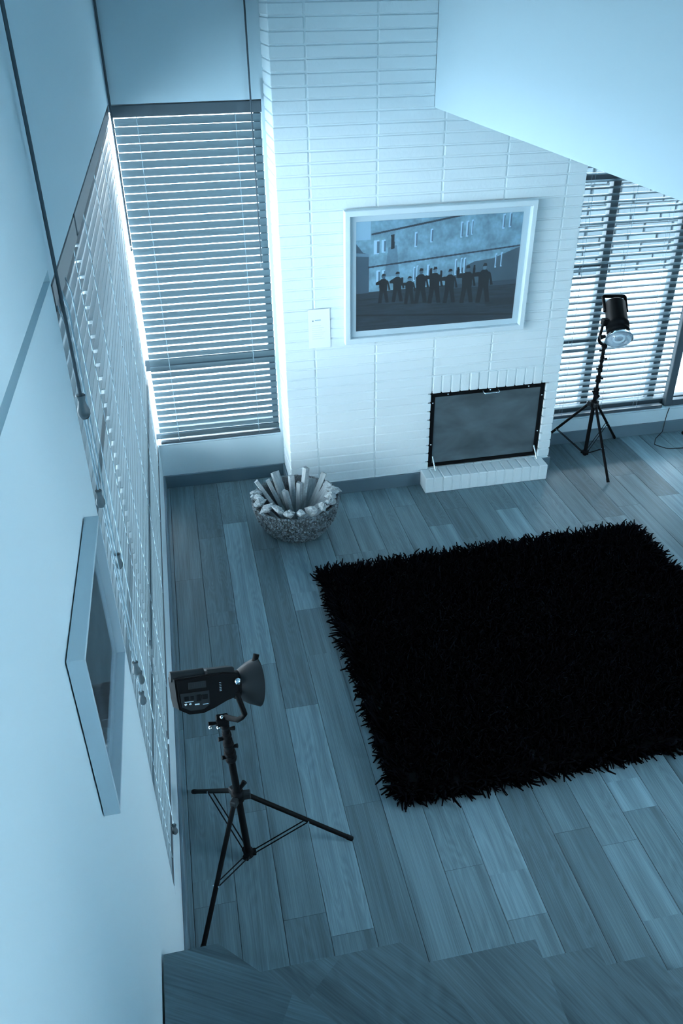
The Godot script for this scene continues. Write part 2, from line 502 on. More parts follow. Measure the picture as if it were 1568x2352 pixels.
func shell() -> void:
	# window wall (x = 0): low wall under the glass, deep lintel, solid wall beside the stairs
	var st := new_st()
	add_box(st, Vector3(-0.22, -0.1, -0.22), Vector3(0, 0.335, 3.45))
	add_box(st, Vector3(-0.22, 2.49, -0.22), Vector3(0, 4.7, 3.45))
	add_box(st, Vector3(-0.22, -0.1, 3.45), Vector3(0, 2.497, 7.5))
	add_box(st, Vector3(-0.22, 2.497, 3.45), Vector3(-0.014, 2.522, 7.5))
	add_box(st, Vector3(-0.22, 2.522, 3.45), Vector3(0, 4.7, 7.5))
	structure(obj("wall_left", st, M["paint"]), "pale plastered wall with a long low window")
	st = new_st()
	add_box(st, Vector3(0, -0.1, -0.22), Vector3(0.90, 0.335, 0))
	add_box(st, Vector3(0.86, -0.1, -0.22), Vector3(2.79, 2.6, 0))
	add_box(st, Vector3(2.79, -0.1, -0.22), Vector3(6.2, 0.20, 0))
	add_box(st, Vector3(0, 2.49, -0.22), Vector3(6.2, 4.7, 0))
	add_box(st, Vector3(2.79, 2.44, -0.22), Vector3(6.2, 2.49, 0))
	add_box(st, Vector3(4.3, 0.20, -0.22), Vector3(6.2, 2.44, 0))
	structure(obj("wall_back", st, M["paint"]), "pale plastered wall behind the chimney breast")
	# upper wall over the low ceiling on the other side
	st = new_st()
	add_box(st, Vector3(1.795, 2.45, 0.353), Vector3(1.95, 4.7, 4.4))
	structure(obj("wall_upper", st, M["paint"]), "smooth pale upper wall hanging beside the chimney")
	st = new_st()
	add_box(st, Vector3(1.95, 2.45, 0.353), Vector3(6.2, 2.6, 4.4))
	add_box(st, Vector3(1.95, 2.6, 4.25), Vector3(6.2, 4.7, 4.4))
	add_box(st, Vector3(2.78, 2.45, 0.0), Vector3(6.2, 2.6, 0.353))
	structure(obj("ceiling_low", st, M["paint"]), "low ceiling under the upper floor")
	st = new_st()
	add_box(st, Vector3(-0.22, 4.7, -0.22), Vector3(6.4, 4.9, 7.7))
	structure(obj("ceiling", st, M["paint"]), "high pale ceiling")
	st = new_st()
	add_box(st, Vector3(6.2, -0.1, -0.22), Vector3(6.4, 4.7, 5.3))
	add_box(st, Vector3(6.2, -0.1, 5.3), Vector3(6.4, 1.5, 6.9))
	add_box(st, Vector3(6.2, 4.4, 5.3), Vector3(6.4, 4.7, 6.9))
	add_box(st, Vector3(6.2, -0.1, 6.9), Vector3(6.4, 4.7, 7.7))
	structure(obj("wall_right", st, M["paint"]), "pale wall at the far side of the room")
	st = new_st()
	add_box(st, Vector3(-0.22, -0.1, 7.5), Vector3(6.2, 4.7, 7.7))
	structure(obj("wall_front", st, M["paint"]), "pale wall behind the stairs")
	# upper landing the stairs turn up to; block and parapet added to shade treads
	st = new_st()
	add_box(st, Vector3(0, 0, 4.72), Vector3(2.2, 1.38, 7.5))
	add_box(st, Vector3(2.05, 1.38, 4.72), Vector3(2.2, 2.15, 7.5))
	structure(obj("wall_shading_landing", st, M["paint"]), "pale landing and added parapet that shade the winder stairs")
	# baseboards
	var bb := [["baseboard_left", Vector3(0.007, 0.05, 1.975), Vector3(0.014, 0.10, 3.95)],
		["baseboard_back", Vector3(0.4375, 0.05, 0.007), Vector3(0.875, 0.10, 0.014)],
		["baseboard_chimney_side", Vector3(0.868, 0.05, 0.18), Vector3(0.014, 0.10, 0.36)],
		["baseboard_chimney", Vector3(1.338, 0.05, 0.360), Vector3(0.925, 0.10, 0.014)],
		["baseboard_chimney_end", Vector3(2.750, 0.05, 0.360), Vector3(0.07, 0.10, 0.014)],
		["baseboard_chimney_return", Vector3(2.785, 0.05, 0.18), Vector3(0.014, 0.10, 0.36)],
		["baseboard_right", Vector3(4.49, 0.05, 0.007), Vector3(3.40, 0.10, 0.014)]]
	for b in bb:
		st = new_st()
		add_cbox(st, b[2], 0.003)
		structure(obj(b[0], st, M["baseboard"], self, T(b[1])), "grey wooden baseboard")

func chimney() -> void:
	var node := setting("wall_chimney", "white painted brick chimney breast in stacked courses")
	var x0 := 0.875
	var x1 := 2.778
	var zf := 0.353
	var rec := 0.006
	var fx0 := 1.858
	var fx1 := 2.690
	var fy1 := 0.694
	var st := new_st()
	add_box(st, Vector3(x0 + rec, 0, 0), Vector3(fx0 - 0.02, 4.7, zf - rec))
	add_box(st, Vector3(fx1 + 0.02, 0, 0), Vector3(x1 - rec, 2.45, zf - rec))
	add_box(st, Vector3(fx0 - 0.02, fy1 + 0.02, 0), Vector3(fx1 + 0.02, 2.45, zf - rec))
	obj("mortar", st, M["mortar"], node)
	st = new_st()
	add_box(st, Vector3(fx0 - 0.02, 0, 0.0), Vector3(fx1 + 0.02, fy1 + 0.02, 0.02))
	add_box(st, Vector3(fx0 - 0.02, 0, 0.0), Vector3(fx0 - 0.001, fy1 + 0.02, zf - 0.05))
	add_box(st, Vector3(fx1 + 0.001, 0, 0.0), Vector3(fx1 + 0.02, fy1 + 0.02, zf - 0.05))
	obj("firebox", st, M["soot"], node)
	var cache := {}
	var brick := func(xa: float, xb: float, ya: float, yb: float, za: float, zb: float) -> void:
		var v := rng.randi_range(0, 2)
		var s := Vector3(xb - xa, yb - ya, zb - za)
		var key := "%.3f_%.3f_%.3f_%d" % [s.x, s.y, s.z, v]
		if not cache.has(key):
			var t := new_st()
			add_cbox(t, s - Vector3(0, 0.0006 * v, 0), 0.0035 + 0.0008 * v)
			cache[key] = done(t)
		var out := rng.randf_range(-0.0012, 0.0016)
		put("brick", cache[key], M["brick_paint"], node, T(Vector3((xa + xb) / 2, (ya + yb) / 2, (za + zb) / 2 + out), Basis(Vector3(0, 0, 1), rng.randf_range(-0.0015, 0.0015))))
	var joints := [x0, 1.070, 1.467, 1.864, 2.260, 2.654, x1]
	var j := 0.0035   # half a joint
	for k in range(-1, 46):
		var ya := 0.044 + 0.065 * k + j
		var yb := ya + 0.065 - 2 * j
		if k == -1:
			ya = 0.002
		for i in 6:
			var xa: float = joints[i]
			var xb: float = joints[i + 1]
			if ya > 2.44:
				if xa > 1.79:
					continue
				xb = minf(xb, 1.795)
			if yb < fy1 + 0.01:
				# beside the fireplace opening
				if i == 3 or i == 4:
					if i == 4:
						continue
					continue
				if i == 2:
					xb = fx0
				if i == 5:
					xa = fx1
			elif yb < 0.83 and (i == 3 or i == 4):
				continue
			var za := zf - 0.05
			if i == 0 or i == 5:
				za = 0.012
			var la := 0.0 if i == 0 else j
			var lb := 0.0 if (i == 5 or xb == 1.795 or xb == fx0) else j
			if xa == fx1:
				la = 0.0
			brick.call(xa + la, xb - lb, ya, yb, za, zf)
	# soldier course over the fireplace
	var n := 12
	var step := (2.654 - 1.864) / n
	for k in n:
		brick.call(1.864 + step * k + j * 0.8, 1.864 + step * (k + 1) - j * 0.8, fy1 + 0.001, 0.824 - j * 0.6, zf - 0.05, zf)
	# hearth kerb of bricks on edge
	var kerb := setting("hearth", "white painted brick hearth kerb on the wooden floor")
	var hx0 := 1.800
	var hx1 := 2.716
	st = new_st()
	add_box(st, Vector3(hx0 + 0.004, 0.0, zf + 0.0), Vector3(hx1 - 0.004, 0.112, 0.488))
	add_box(st, Vector3(fx0, 0.0, 0.02), Vector3(fx1, 0.112, zf))
	obj("mortar", st, M["mortar"], kerb)
	var hn := 14
	var hs := (hx1 - hx0) / hn
	for k in hn:
		var t := new_st()
		add_cbox(t, Vector3(hs - 0.005, 0.118 + rng.randf_range(-0.002, 0.002), 0.138 + rng.randf_range(-0.003, 0.003)), 0.005)
		obj("brick", t, M["brick_paint"], kerb, T(Vector3(hx0 + hs * (k + 0.5), 0.059, zf + 0.071)))
	for k in 12:
		var t := new_st()
		var hw := (fx1 - fx0) / 12.0
		add_cbox(t, Vector3(hw - 0.005, 0.006, 0.08), 0.002)
		obj("brick", t, M["brick_paint"], kerb, T(Vector3(fx0 + hw * (k + 0.5), 0.115, zf - 0.041)))

func bar(st: SurfaceTool, lo: Vector3, hi: Vector3) -> void:
	add_cbox(st, hi - lo, 0.004, T((lo + hi) / 2))

func windows() -> void:
	var fm: Material = M["steel_frame"]
	var add := func(node: Node3D, called: String, lo: Vector3, hi: Vector3, m: Material) -> void:
		var s := new_st()
		bar(s, lo, hi)
		obj(called, s, m, node)
	# long window in the window wall
	var w := setting("window_1", "long steel window in the pale wall")
	add.call(w, "sill", Vector3(-0.21, 0.335, -0.2), Vector3(0.0, 0.350, 3.45), M["sill"])
	add.call(w, "head_bar", Vector3(-0.13, 2.44, -0.10), Vector3(-0.09, 2.49, 3.45), fm)
	add.call(w, "bottom_bar", Vector3(-0.13, 0.35, -0.10), Vector3(-0.09, 0.39, 3.45), fm)
	add.call(w, "transom", Vector3(-0.13, 0.86, -0.10), Vector3(-0.09, 0.94, 2.76), fm)
	add.call(w, "mullion", Vector3(-0.13, 0.39, 2.74), Vector3(-0.09, 2.44, 2.80), fm)
	add.call(w, "mullion", Vector3(-0.13, 0.39, 3.40), Vector3(-0.09, 2.44, 3.45), fm)
	for y in [0.90, 1.42, 1.94]:
		add.call(w, "glazing_bar", Vector3(-0.125, y - 0.02, 2.80), Vector3(-0.095, y + 0.02, 3.40), fm)
	var p := new_st()
	add_box(p, Vector3(-0.113, 0.39, -0.10), Vector3(-0.107, 2.44, 3.40))
	obj("pane", p, M["glass"], w)
	# window beside the chimney
	w = setting("window_2", "corner window between the walls and the chimney")
	add.call(w, "sill", Vector3(-0.2, 0.335, -0.21), Vector3(0.86, 0.350, 0.0), M["sill"])
	add.call(w, "head_bar", Vector3(-0.09, 2.44, -0.13), Vector3(0.86, 2.49, -0.09), fm)
	add.call(w, "bottom_bar", Vector3(-0.09, 0.35, -0.13), Vector3(0.86, 0.39, -0.09), fm)
	add.call(w, "transom", Vector3(-0.09, 0.86, -0.13), Vector3(0.86, 0.94, -0.09), fm)
	add.call(w, "mullion", Vector3(0.82, 0.39, -0.13), Vector3(0.86, 2.44, -0.09), fm)
	p = new_st()
	add_box(p, Vector3(-0.10, 0.39, -0.113), Vector3(0.82, 2.44, -0.107))
	obj("pane", p, M["glass"], w)
	# wide window on the other side of the chimney
	w = setting("window_3", "wide steel framed window and sliding door")
	add.call(w, "sill", Vector3(2.79, 0.20, -0.21), Vector3(4.3, 0.212, 0.0), M["sill"])
	add.call(w, "head_bar", Vector3(2.79, 2.38, -0.14), Vector3(4.3, 2.44, -0.08), fm)
	add.call(w, "bottom_bar", Vector3(2.79, 0.212, -0.14), Vector3(4.3, 0.27, -0.08), fm)
	for x in [2.79, 3.205, 3.77]:
		add.call(w, "mullion", Vector3(x, 0.27, -0.14), Vector3(x + 0.058, 2.38, -0.08), fm)
	add.call(w, "door_stile", Vector3(3.905, 0.212, -0.075), Vector3(3.965, 2.40, -0.025), fm)
	add.call(w, "door_stile", Vector3(4.24, 0.212, -0.075), Vector3(4.30, 2.40, -0.025), fm)
	add.call(w, "door_rail", Vector3(3.965, 0.212, -0.075), Vector3(4.24, 0.262, -0.025), fm)
	add.call(w, "door_rail", Vector3(3.965, 2.35, -0.075), Vector3(4.24, 2.40, -0.025), fm)
	for y in [0.80, 1.36, 1.94]:
		add.call(w, "glazing_bar", Vector3(2.848, y - 0.018, -0.13), Vector3(3.205, y + 0.018, -0.09), fm)
	p = new_st()
	add_box(p, Vector3(2.848, 0.27, -0.113), Vector3(4.24, 2.38, -0.107))
	obj("pane", p, M["glass"], w)

	# unseen tall window, added to let daylight onto the wall beside the stairs
	w = setting("added_window_4", "unseen tall window added to light the wall beside the stairs")
	for q in [[Vector3(6.26, 1.5, 5.3), Vector3(6.32, 1.55, 6.9)], [Vector3(6.26, 4.35, 5.3), Vector3(6.32, 4.4, 6.9)], [Vector3(6.26, 1.55, 5.3), Vector3(6.32, 4.35, 5.35)], [Vector3(6.26, 1.55, 6.85), Vector3(6.32, 4.35, 6.9)], [Vector3(6.26, 1.55, 6.02), Vector3(6.32, 4.35, 6.08)]]:
		add.call(w, "frame_bar", q[0], q[1], fm)
	p = new_st()
	add_box(p, Vector3(6.287, 1.53, 5.33), Vector3(6.293, 4.37, 6.87))
	obj("pane", p, M["glass"], w)

func outside() -> void:
	var st := new_st()
	add_box(st, Vector3(-0.6, -0.4, -16), Vector3(20, -0.15, 14))
	structure(obj("ground", st, M["patio"]), "pale paved patio outside the windows")
	st = new_st()  # unseen ground, added darker to weaken light bouncing up into the room
	add_box(st, Vector3(-16, -0.4, -16), Vector3(-0.6, -0.15, 14))
	structure(obj("added_ground", st, M["added_ground"]), "unseen darker ground added to cut bounce light along the window wall")
	st = new_st()  # dark strip added to keep patio bounce off the slat undersides
	add_cbox(st, Vector3(2.9, 0.06, 1.0), 0.02, T(Vector3(0.87, -0.13, -0.74)))
	structure(obj("added_dark_strip", st, M["strip_dark"]), "dark ground strip added to cut bounce light under the corner window")
	st = new_st()  # unseen overhangs, added to keep high sky light off the slats
	add_box(st, Vector3(-1.05, 2.62, -1.5), Vector3(-0.22, 2.74, 7.7))
	add_box(st, Vector3(-0.22, 2.62, -1.5), Vector3(2.4, 2.74, -0.22))
	add_box(st, Vector3(2.4, 2.62, -3.8), Vector3(8.4, 2.74, -0.22))
	structure(obj("added_eaves", st, M["paint"]), "unseen overhang added to block sky light outside the windows")
	var w := setting("wall_garden", "block garden wall beyond the patio")
	st = new_st()
	add_box(st, Vector3(1.5, -0.15, -4.95), Vector3(12, 2.3, -4.61))
	obj("core", st, M["stone_dark"], w)
	var cache := []
	for v in 3:
		var s := new_st()
		add_cbox(s, Vector3(0.385 - 0.012 * v, 0.112 - 0.004 * v, 0.06), 0.006)
		cache.append(done(s))
	for r in 13:
		for c in 13:
			var v := rng.randi_range(0, 2)
			put("block", cache[v], M["stone"] if rng.randf() < 0.75 else M["stone_dark"], w, T(Vector3(4.4 + 0.4 * c + (0.2 if r % 2 else 0.0), -0.09 + 0.124 * r, -4.60 + rng.randf_range(-0.004, 0.006))))

func floor_boards() -> void:
	var node := setting("floor", "grey wooden plank floor")
	var st := new_st()
	add_box(st, Vector3(0, -0.1, 0), Vector3(6.2, -0.016, 7.5))
	obj("underlay", st, M["under"], node)
	# unit plank (length 1 along z), several stretches of grain
	var variants := []
	for v in 4:
		var s := new_st()
		var w := 0.1652
		var c := 0.0012
		var pts := [Vector2(-w / 2, -0.015), Vector2(-w / 2, -c), Vector2(-w / 2 + c, 0), Vector2(w / 2 - c, 0), Vector2(w / 2, -c), Vector2(w / 2, -0.015)]
		for i in pts.size() - 1:
			var a: Vector2 = pts[i]
			var b: Vector2 = pts[i + 1]
			var ua := 0.02 + 0.96 * (a.x / w + 0.5)
			var ub := 0.02 + 0.96 * (b.x / w + 0.5)
			if i == 0: ua = 0.0
			if i == 4: ub = 1.0
			var va := 0.13 * v
			var vb := va + 0.85
			if v % 2 == 1:
				var q := va; va = vb; vb = q
			var p := [Vector3(a.x, a.y, 0), Vector3(b.x, b.y, 0), Vector3(b.x, b.y, 1), Vector3(a.x, a.y, 1)]
			var uv := [Vector2(ua, va), Vector2(ub, va), Vector2(ub, vb), Vector2(ua, vb)]
			for k in [0, 2, 1, 0, 3, 2]:
				s.set_uv(uv[k])
				s.add_vertex(p[k])
		s.set_uv(Vector2(0.5, 0.5))
		for z in [0.0, 1.0]:
			quad(s, Vector3(-w / 2, -0.015, z), Vector3(w / 2, -0.015, z), Vector3(w / 2, -c, z), Vector3(-w / 2, -c, z))
		variants.append(done(s))
	var rows := 37
	# rows whose joints and tones the photograph shows: row -> [joints], [tones]
	var known := {2: [[0.575, 1.99, 3.42, 4.7, 6.1], [1, 4, 2, 1, 2, 2]], 3: [[0.93, 2.33, 3.52, 4.9, 6.2], [1, 1, 4, 2, 1, 2]], 4: [[0.35, 1.585, 2.96, 4.3, 5.7], [2, 4, 2, 1, 1, 2]],
		5: [[0.9, 2.35, 3.9, 5.2], [2, 3, 3, 3, 1]], 1: [[0.72, 1.62, 2.9, 4.2, 5.5], [0, 1, 1, 2, 1, 1]], 0: [[1.15, 2.42, 3.3, 5.0], [1, 1, 2, 1, 1]],
		6: [[1.1, 2.6, 3.35, 4.8], [2, 2, 3, 3, 1]], 7: [[0.7, 2.1, 3.6, 5.0], [3, 2, 4, 3, 1]], 8: [[1.2, 2.5, 3.9], [2, 3, 1, 1]], 9: [[0.62, 1.9, 3.28, 4.6], [3, 2, 2, 1, 1]]}
	for r in range(-1, rows):
		var x := 0.0335 + 0.1668 * r + 0.0834
		var w := 1.0
		if r == -1:
			x = 0.0165; w = 0.19
		if x > 6.12:
			break
		var cuts := [0.0]
		var tones := []
		if known.has(r):
			cuts.append_array(known[r][0])
			tones = known[r][1]
		else:
			var z := rng.randf_range(0.35, 1.4)
			while z < 7.2:
				cuts.append(z)
				z += rng.randf_range(1.15, 1.5)
		cuts.append(7.5)
		for i in cuts.size() - 1:
			var t: int = tones[i] if i < tones.size() else [0, 1, 1, 2, 2, 2, 3, 3, 4][rng.randi_range(0, 8)]
			var len: float = cuts[i + 1] - cuts[i] - 0.0012
			var b := Basis.from_scale(Vector3(w, 1, len))
			put("plank", variants[rng.randi_range(0, 3)], M["timber_%d_%d" % [rng.randi_range(0, 2), t]], node, T(Vector3(x, 0, cuts[i]), b))

func staircase() -> void:
	var s := thing("staircase", "dark wooden winder stairs against the pale plastered wall", "stairs")
	# tread outlines in plan (x, z) with their heights
	var zs := 3.93
	var treads := [
		[0.793, [Vector2(0.006, zs), Vector2(0.154, zs), Vector2(0.43, 4.20), Vector2(0.78, 4.56), Vector2(0.78, 4.7), Vector2(0.006, 4.7)]],
		[0.608, [Vector2(0.06, zs), Vector2(0.703, zs), Vector2(0.824, 4.196), Vector2(1.03, 4.7), Vector2(0.06, 4.7)]],
		[0.464, [Vector2(0.62, zs), Vector2(1.122, zs), Vector2(1.117, 4.19), Vector2(1.11, 4.7), Vector2(0.62, 4.7)]],
		[0.341, [Vector2(1.04, zs), Vector2(1.348, zs), Vector2(1.363, 4.11), Vector2(1.42, 4.7), Vector2(1.04, 4.7)]],
		[0.204, [Vector2(1.27, zs), Vector2(1.581, zs), Vector2(1.66, 4.2), Vector2(1.82, 4.7), Vector2(1.27, 4.7)]],
		[0.075, [Vector2(1.50, zs), Vector2(1.82, zs), Vector2(1.98, 4.3), Vector2(2.15, 4.7), Vector2(1.50, 4.7)]]]
	for i in treads.size():
		var y: float = treads[i][0]
		var poly := PackedVector2Array(treads[i][1])
		var st := new_st()
		# lay the polygon flat: local x -> world x, local y -> world z, local z -> world -y
		add_tread(st, poly, y, 0.042, [62.0, 40.0, 28.0, 24.0, 22.0, 20.0][i])
		obj("tread", st, M["timber_%d_0" % (i % 3)], s)
		# riser under the outer edge
		var low: float = treads[i + 1][0] if i + 1 < treads.size() else 0.0
		st = new_st()
		for k in range(1, poly.size() - 2):
			var a := poly[k] + Vector2(-0.03, 0.02)
			var b := poly[k + 1] + Vector2(-0.03, 0.0)
			var d := (b - a).normalized()
			var nn := Vector2(-d.y, d.x) * 0.012
			add_prism(st, PackedVector2Array([a - nn, b - nn, b + nn, a + nn]), 0.0, y - 0.042 - low, Transform3D(Basis(Vector3(1, 0, 0), Vector3(0, 0, 1), Vector3(0, 1, 0)), Vector3(0, low, 0)))
			break
		obj("riser", st, M["timber_2_1"], s)

func add_tread(st: SurfaceTool, poly: PackedVector2Array, y: float, th: float, turn: float) -> void:
	st.set_smooth_group(-1)
	var ca := cos(deg_to_rad(turn))
	var sa := sin(deg_to_rad(turn))
	var uvof := func(p: Vector2) -> Vector2:
		return Vector2(p.x * ca - p.y * sa, p.x * sa + p.y * ca) * Vector2(3.2, 0.9)
	var idx := Geometry2D.triangulate_polygon(poly)
	for i in range(0, idx.size(), 3):
		for s in 2:
			var yy := y if s == 0 else y - th
			var q := []
			for k in 3:
				q.append(poly[idx[i + k]])
			var a := Vector3(q[0].x, yy, q[0].y)
			var b := Vector3(q[1].x, yy, q[1].y)
			var c := Vector3(q[2].x, yy, q[2].y)
			var flip := (b - a).cross(c - a).dot(Vector3.UP) > 0.0
			if s == 1:
				flip = not flip
			for k in ([0, 2, 1] if flip else [0, 1, 2]):
				st.set_uv(uvof.call(q[k]))
				st.add_vertex(Vector3(q[k].x, yy, q[k].y))
	var mid := Vector2.ZERO
	for p in poly:
		mid += p / poly.size()
	for i in poly.size():
		var a := poly[i]
		var b := poly[(i + 1) % poly.size()]
		st.set_uv(uvof.call(a))
		var o := (a + b) * 0.5 - mid
		quad_out(st, Vector3(a.x, y - th, a.y), Vector3(b.x, y - th, b.y), Vector3(b.x, y, b.y), Vector3(a.x, y, a.y), Vector3(o.x, 0, o.y))

func slat_mesh(length: float) -> ArrayMesh:
	# a 50 mm slat, slightly crowned; local x = length, local z = depth (+z is the room side)
	var st := new_st()
	var n := 4
	var prof := []
	for i in n + 1:
		var u := -1.0 + 2.0 * i / n
		prof.append(Vector2(u * 0.025, 0.0034 * (1.0 - u * u)))
	for i in range(n, -1, -1):
		prof.append(prof[i] - Vector2(0, 0.0030))
	add_prism(st, PackedVector2Array(prof), -length / 2, length / 2, Transform3D(Basis(Vector3(0, 0, 1), Vector3(0, 1, 0), Vector3(1, 0, 0)), Vector3.ZERO))
	return done(st)

func blind(label: String, at: Vector3, turn: float, length: float, top: float, bottom: float, tilt: float, ladders: Array, pulls: Array, missing_top := 0) -> Node3D:
	# local x along the blind, +z into the room; tilt > 0 lifts the room-side edge
	var b := thing("venetian_blind", label, "blind", T(at, Basis(Vector3.UP, turn)))
	var st := new_st()
	add_cbox(st, Vector3(length, 0.062, 0.055), 0.003)
	obj("headrail", st, M["rail"], b, T(Vector3(0, top - 0.032, 0)))
	var sm := slat_mesh(length - 0.008)
	var pitch := 0.0454
	var y := top - 0.090
	var wob := 0.0
	while y > bottom + 0.045:
		wob = rng.randf_range(-0.035, 0.035)
		put("slat", sm, M["slat"], b, T(Vector3(rng.randf_range(-0.0015, 0.0015), y, 0), Basis(Vector3.RIGHT, -(tilt + wob))))
		y -= pitch
	st = new_st()
	add_cbox(st, Vector3(length - 0.006, 0.022, 0.052), 0.004)
	obj("bottom_rail", st, M["rail"], b, T(Vector3(0, bottom + 0.012, 0)))
	for x in ladders:
		st = new_st()
		for z in [-0.024, 0.024]:
			add_tube(st, [Vector3(x, top - 0.06, z), Vector3(x, bottom + 0.02, z)], 0.0013, 4, false)
		obj("ladder_cord", st, M["cord"], b)
	for q in pulls:
		st = new_st()
		var zc: float = 0.036 + q[2]
		add_tube(st, [Vector3(q[0], top - 0.05, 0.028), Vector3(q[0], top - 0.09, zc), Vector3(q[0], q[1] + 0.03, zc)], 0.0016, 5, true)
		var c := obj("pull_cord", st, M["cord"], b)
		st = new_st()
		add_tassel(st, T(Vector3(q[0], q[1], zc)))
		obj("tassel", st, M["tassel"], c)
	return b

func add_tassel(st: SurfaceTool, t: Transform3D) -> void:
	add_lathe(st, [Vector2(0, -0.022), Vector2(0.007, -0.020), Vector2(0.0115, -0.012), Vector2(0.0118, -0.004), Vector2(0.008, 0.008), Vector2(0.0065, 0.016), Vector2(0.009, 0.026), Vector2(0.0085, 0.027), Vector2(0, 0.024)], 14, t)

func blinds() -> void:
	# window wall: local x runs along -z when turned by 90 degrees
	blind("long venetian blind reaching from the room corner along the window wall", Vector3(-0.028, 0, 1.385), PI / 2, 2.71, 2.485, 0.345, deg_to_rad(15), [-1.05, -0.35, 0.35, 1.05], [])
	blind("narrow venetian blind between the long blind and the solid wall", Vector3(-0.028, 0, 3.10), PI / 2, 0.66, 2.485, 0.345, deg_to_rad(15), [-0.22, 0.22], [[-0.318, 1.94, 0.0], [-0.206, 1.67, 0.0], [-0.274, 1.331, 0.0], [-0.219, 1.243, 0.0], [-0.270, 1.206, 0.0], [-0.10, 0.36, 0.0]])
	blind("half-closed venetian blind between the room corner and the chimney", Vector3(0.437, 0, -0.028), 0.0, 0.845, 2.485, 0.345, deg_to_rad(60), [-0.29, 0.27], [])
	blind("open venetian blind with flat slats behind the light stand", Vector3(3.345, 0, -0.030), 0.0, 1.06, 2.43, 0.215, deg_to_rad(-4), [-0.32, 0.30, 0.0], [])

func cords() -> void:
	# cords of the upper blinds hang down past the lintel
	for q in [["long dark pull cord with turned tassel hanging down the window wall", Vector3(0.0125, 0, 3.43), 2.195, 0.0042, true], ["long thin pull cord hanging before the blind beside the chimney", Vector3(0.797, 0, 0.035), 1.55, 0.0055, false], ["dark pull cord hanging in the corner between the two windows", Vector3(0.012, 0, 0.020), 1.70, 0.0075, false]]:
		var p: Vector3 = q[1]
		var t := thing("hanging_cord", q[0], "cord", T(p))
		var st := new_st()
		add_tube(st, [Vector3(0, 4.69, 0), Vector3(0, 3.5, 0), Vector3(0, q[2] + 0.02, 0)], q[3], 6)
		obj("cord", st, M["dark_cord"], t)
		st = new_st()
		add_tassel(st, T(Vector3(0, q[2], 0), Basis.from_scale(Vector3.ONE * (1.25 if q[4] else 0.6))))
		obj("tassel", st, M["tassel"], t)

func rug() -> void:
	var c := Vector3(1.965, 0, 2.125)
	var turn := deg_to_rad(1.3)
	var r := thing("shag_rug", "black shaggy rug with long pile on the wooden floor", "rug", T(c, Basis(Vector3.UP, turn)))
	var hw := 1.015
	var hd := 0.835
	var st := new_st()
	add_cbox(st, Vector3(hw * 2 - 0.01, 0.012, hd * 2 - 0.01), 0.003)
	obj("backing", st, M["black"], r, T(Vector3(0, 0.0065, 0)))
	# three bent strands, each a thin three-sided yarn
	var n := 30000
	var per := n / 3
	for v in 3:
		var s := new_st(true)
		var pts := []
		var bend: float = [0.35, 0.7, -0.5][v]
		for i in 4:
			var u := i / 3.0
			pts.append(Vector3(bend * u * u * 0.5, u * (1.0 - 0.25 * u * absf(bend)), 0.25 * bend * sin(u * 3.0)))
		add_tube(s, pts, [0.055, 0.06, 0.055, 0.03], 3, false)
		var mesh := done(s)
		mesh.surface_set_material(0, M["pile"])
		var mm := MultiMesh.new()
		mm.transform_format = MultiMesh.TRANSFORM_3D
		mm.use_colors = true
		mm.mesh = mesh
		mm.instance_count = per
		for i in per:
			var x := rng.randf_range(-hw, hw)
			var z := rng.randf_range(-hd, hd)
			if rng.randf() < 0.14:
				# fringe: more yarn along the edges
				var e := rng.randi_range(0, 3)
				if e < 2:
					x = (hw - 0.02 * rng.randf()) * (1 if e == 0 else -1)
				else:
					z = (hd - 0.02 * rng.randf()) * (1 if e == 2 else -1)
			var az := rng.randf() * TAU
			var lean := deg_to_rad(rng.randf_range(15, 70))
			var ex := hw - absf(x)
			var ez := hd - absf(z)
			if minf(ex, ez) < 0.03:
				var o := Vector3(signf(x) if ex < 0.03 else 0.0, 0, signf(z) if ez < 0.03 else 0.0)
				az = atan2(o.x, o.z) + rng.randf_range(-0.8, 0.8)
				lean = deg_to_rad(rng.randf_range(45, 86))
			var len := rng.randf_range(0.040, 0.066) * (rng.randf_range(0.8, 1.9) if minf(ex, ez) < 0.03 else 1.0)
			var d := Vector3(sin(az) * sin(lean), cos(lean), cos(az) * sin(lean))
			var b := frame_of(d).rotated(d, rng.randf() * TAU).scaled(Vector3.ONE * len)
			mm.set_instance_transform(i, Transform3D(b, Vector3(x, 0.011, z)))
			var k := rng.randf_range(0.5, 1.5)
			mm.set_instance_color(i, Color(k, k, k))
		var o := MultiMeshInstance3D.new()
		o.name = "pile"
		o.multimesh = mm
		o.set_meta("kind", "stuff")
		r.add_child(o, true)

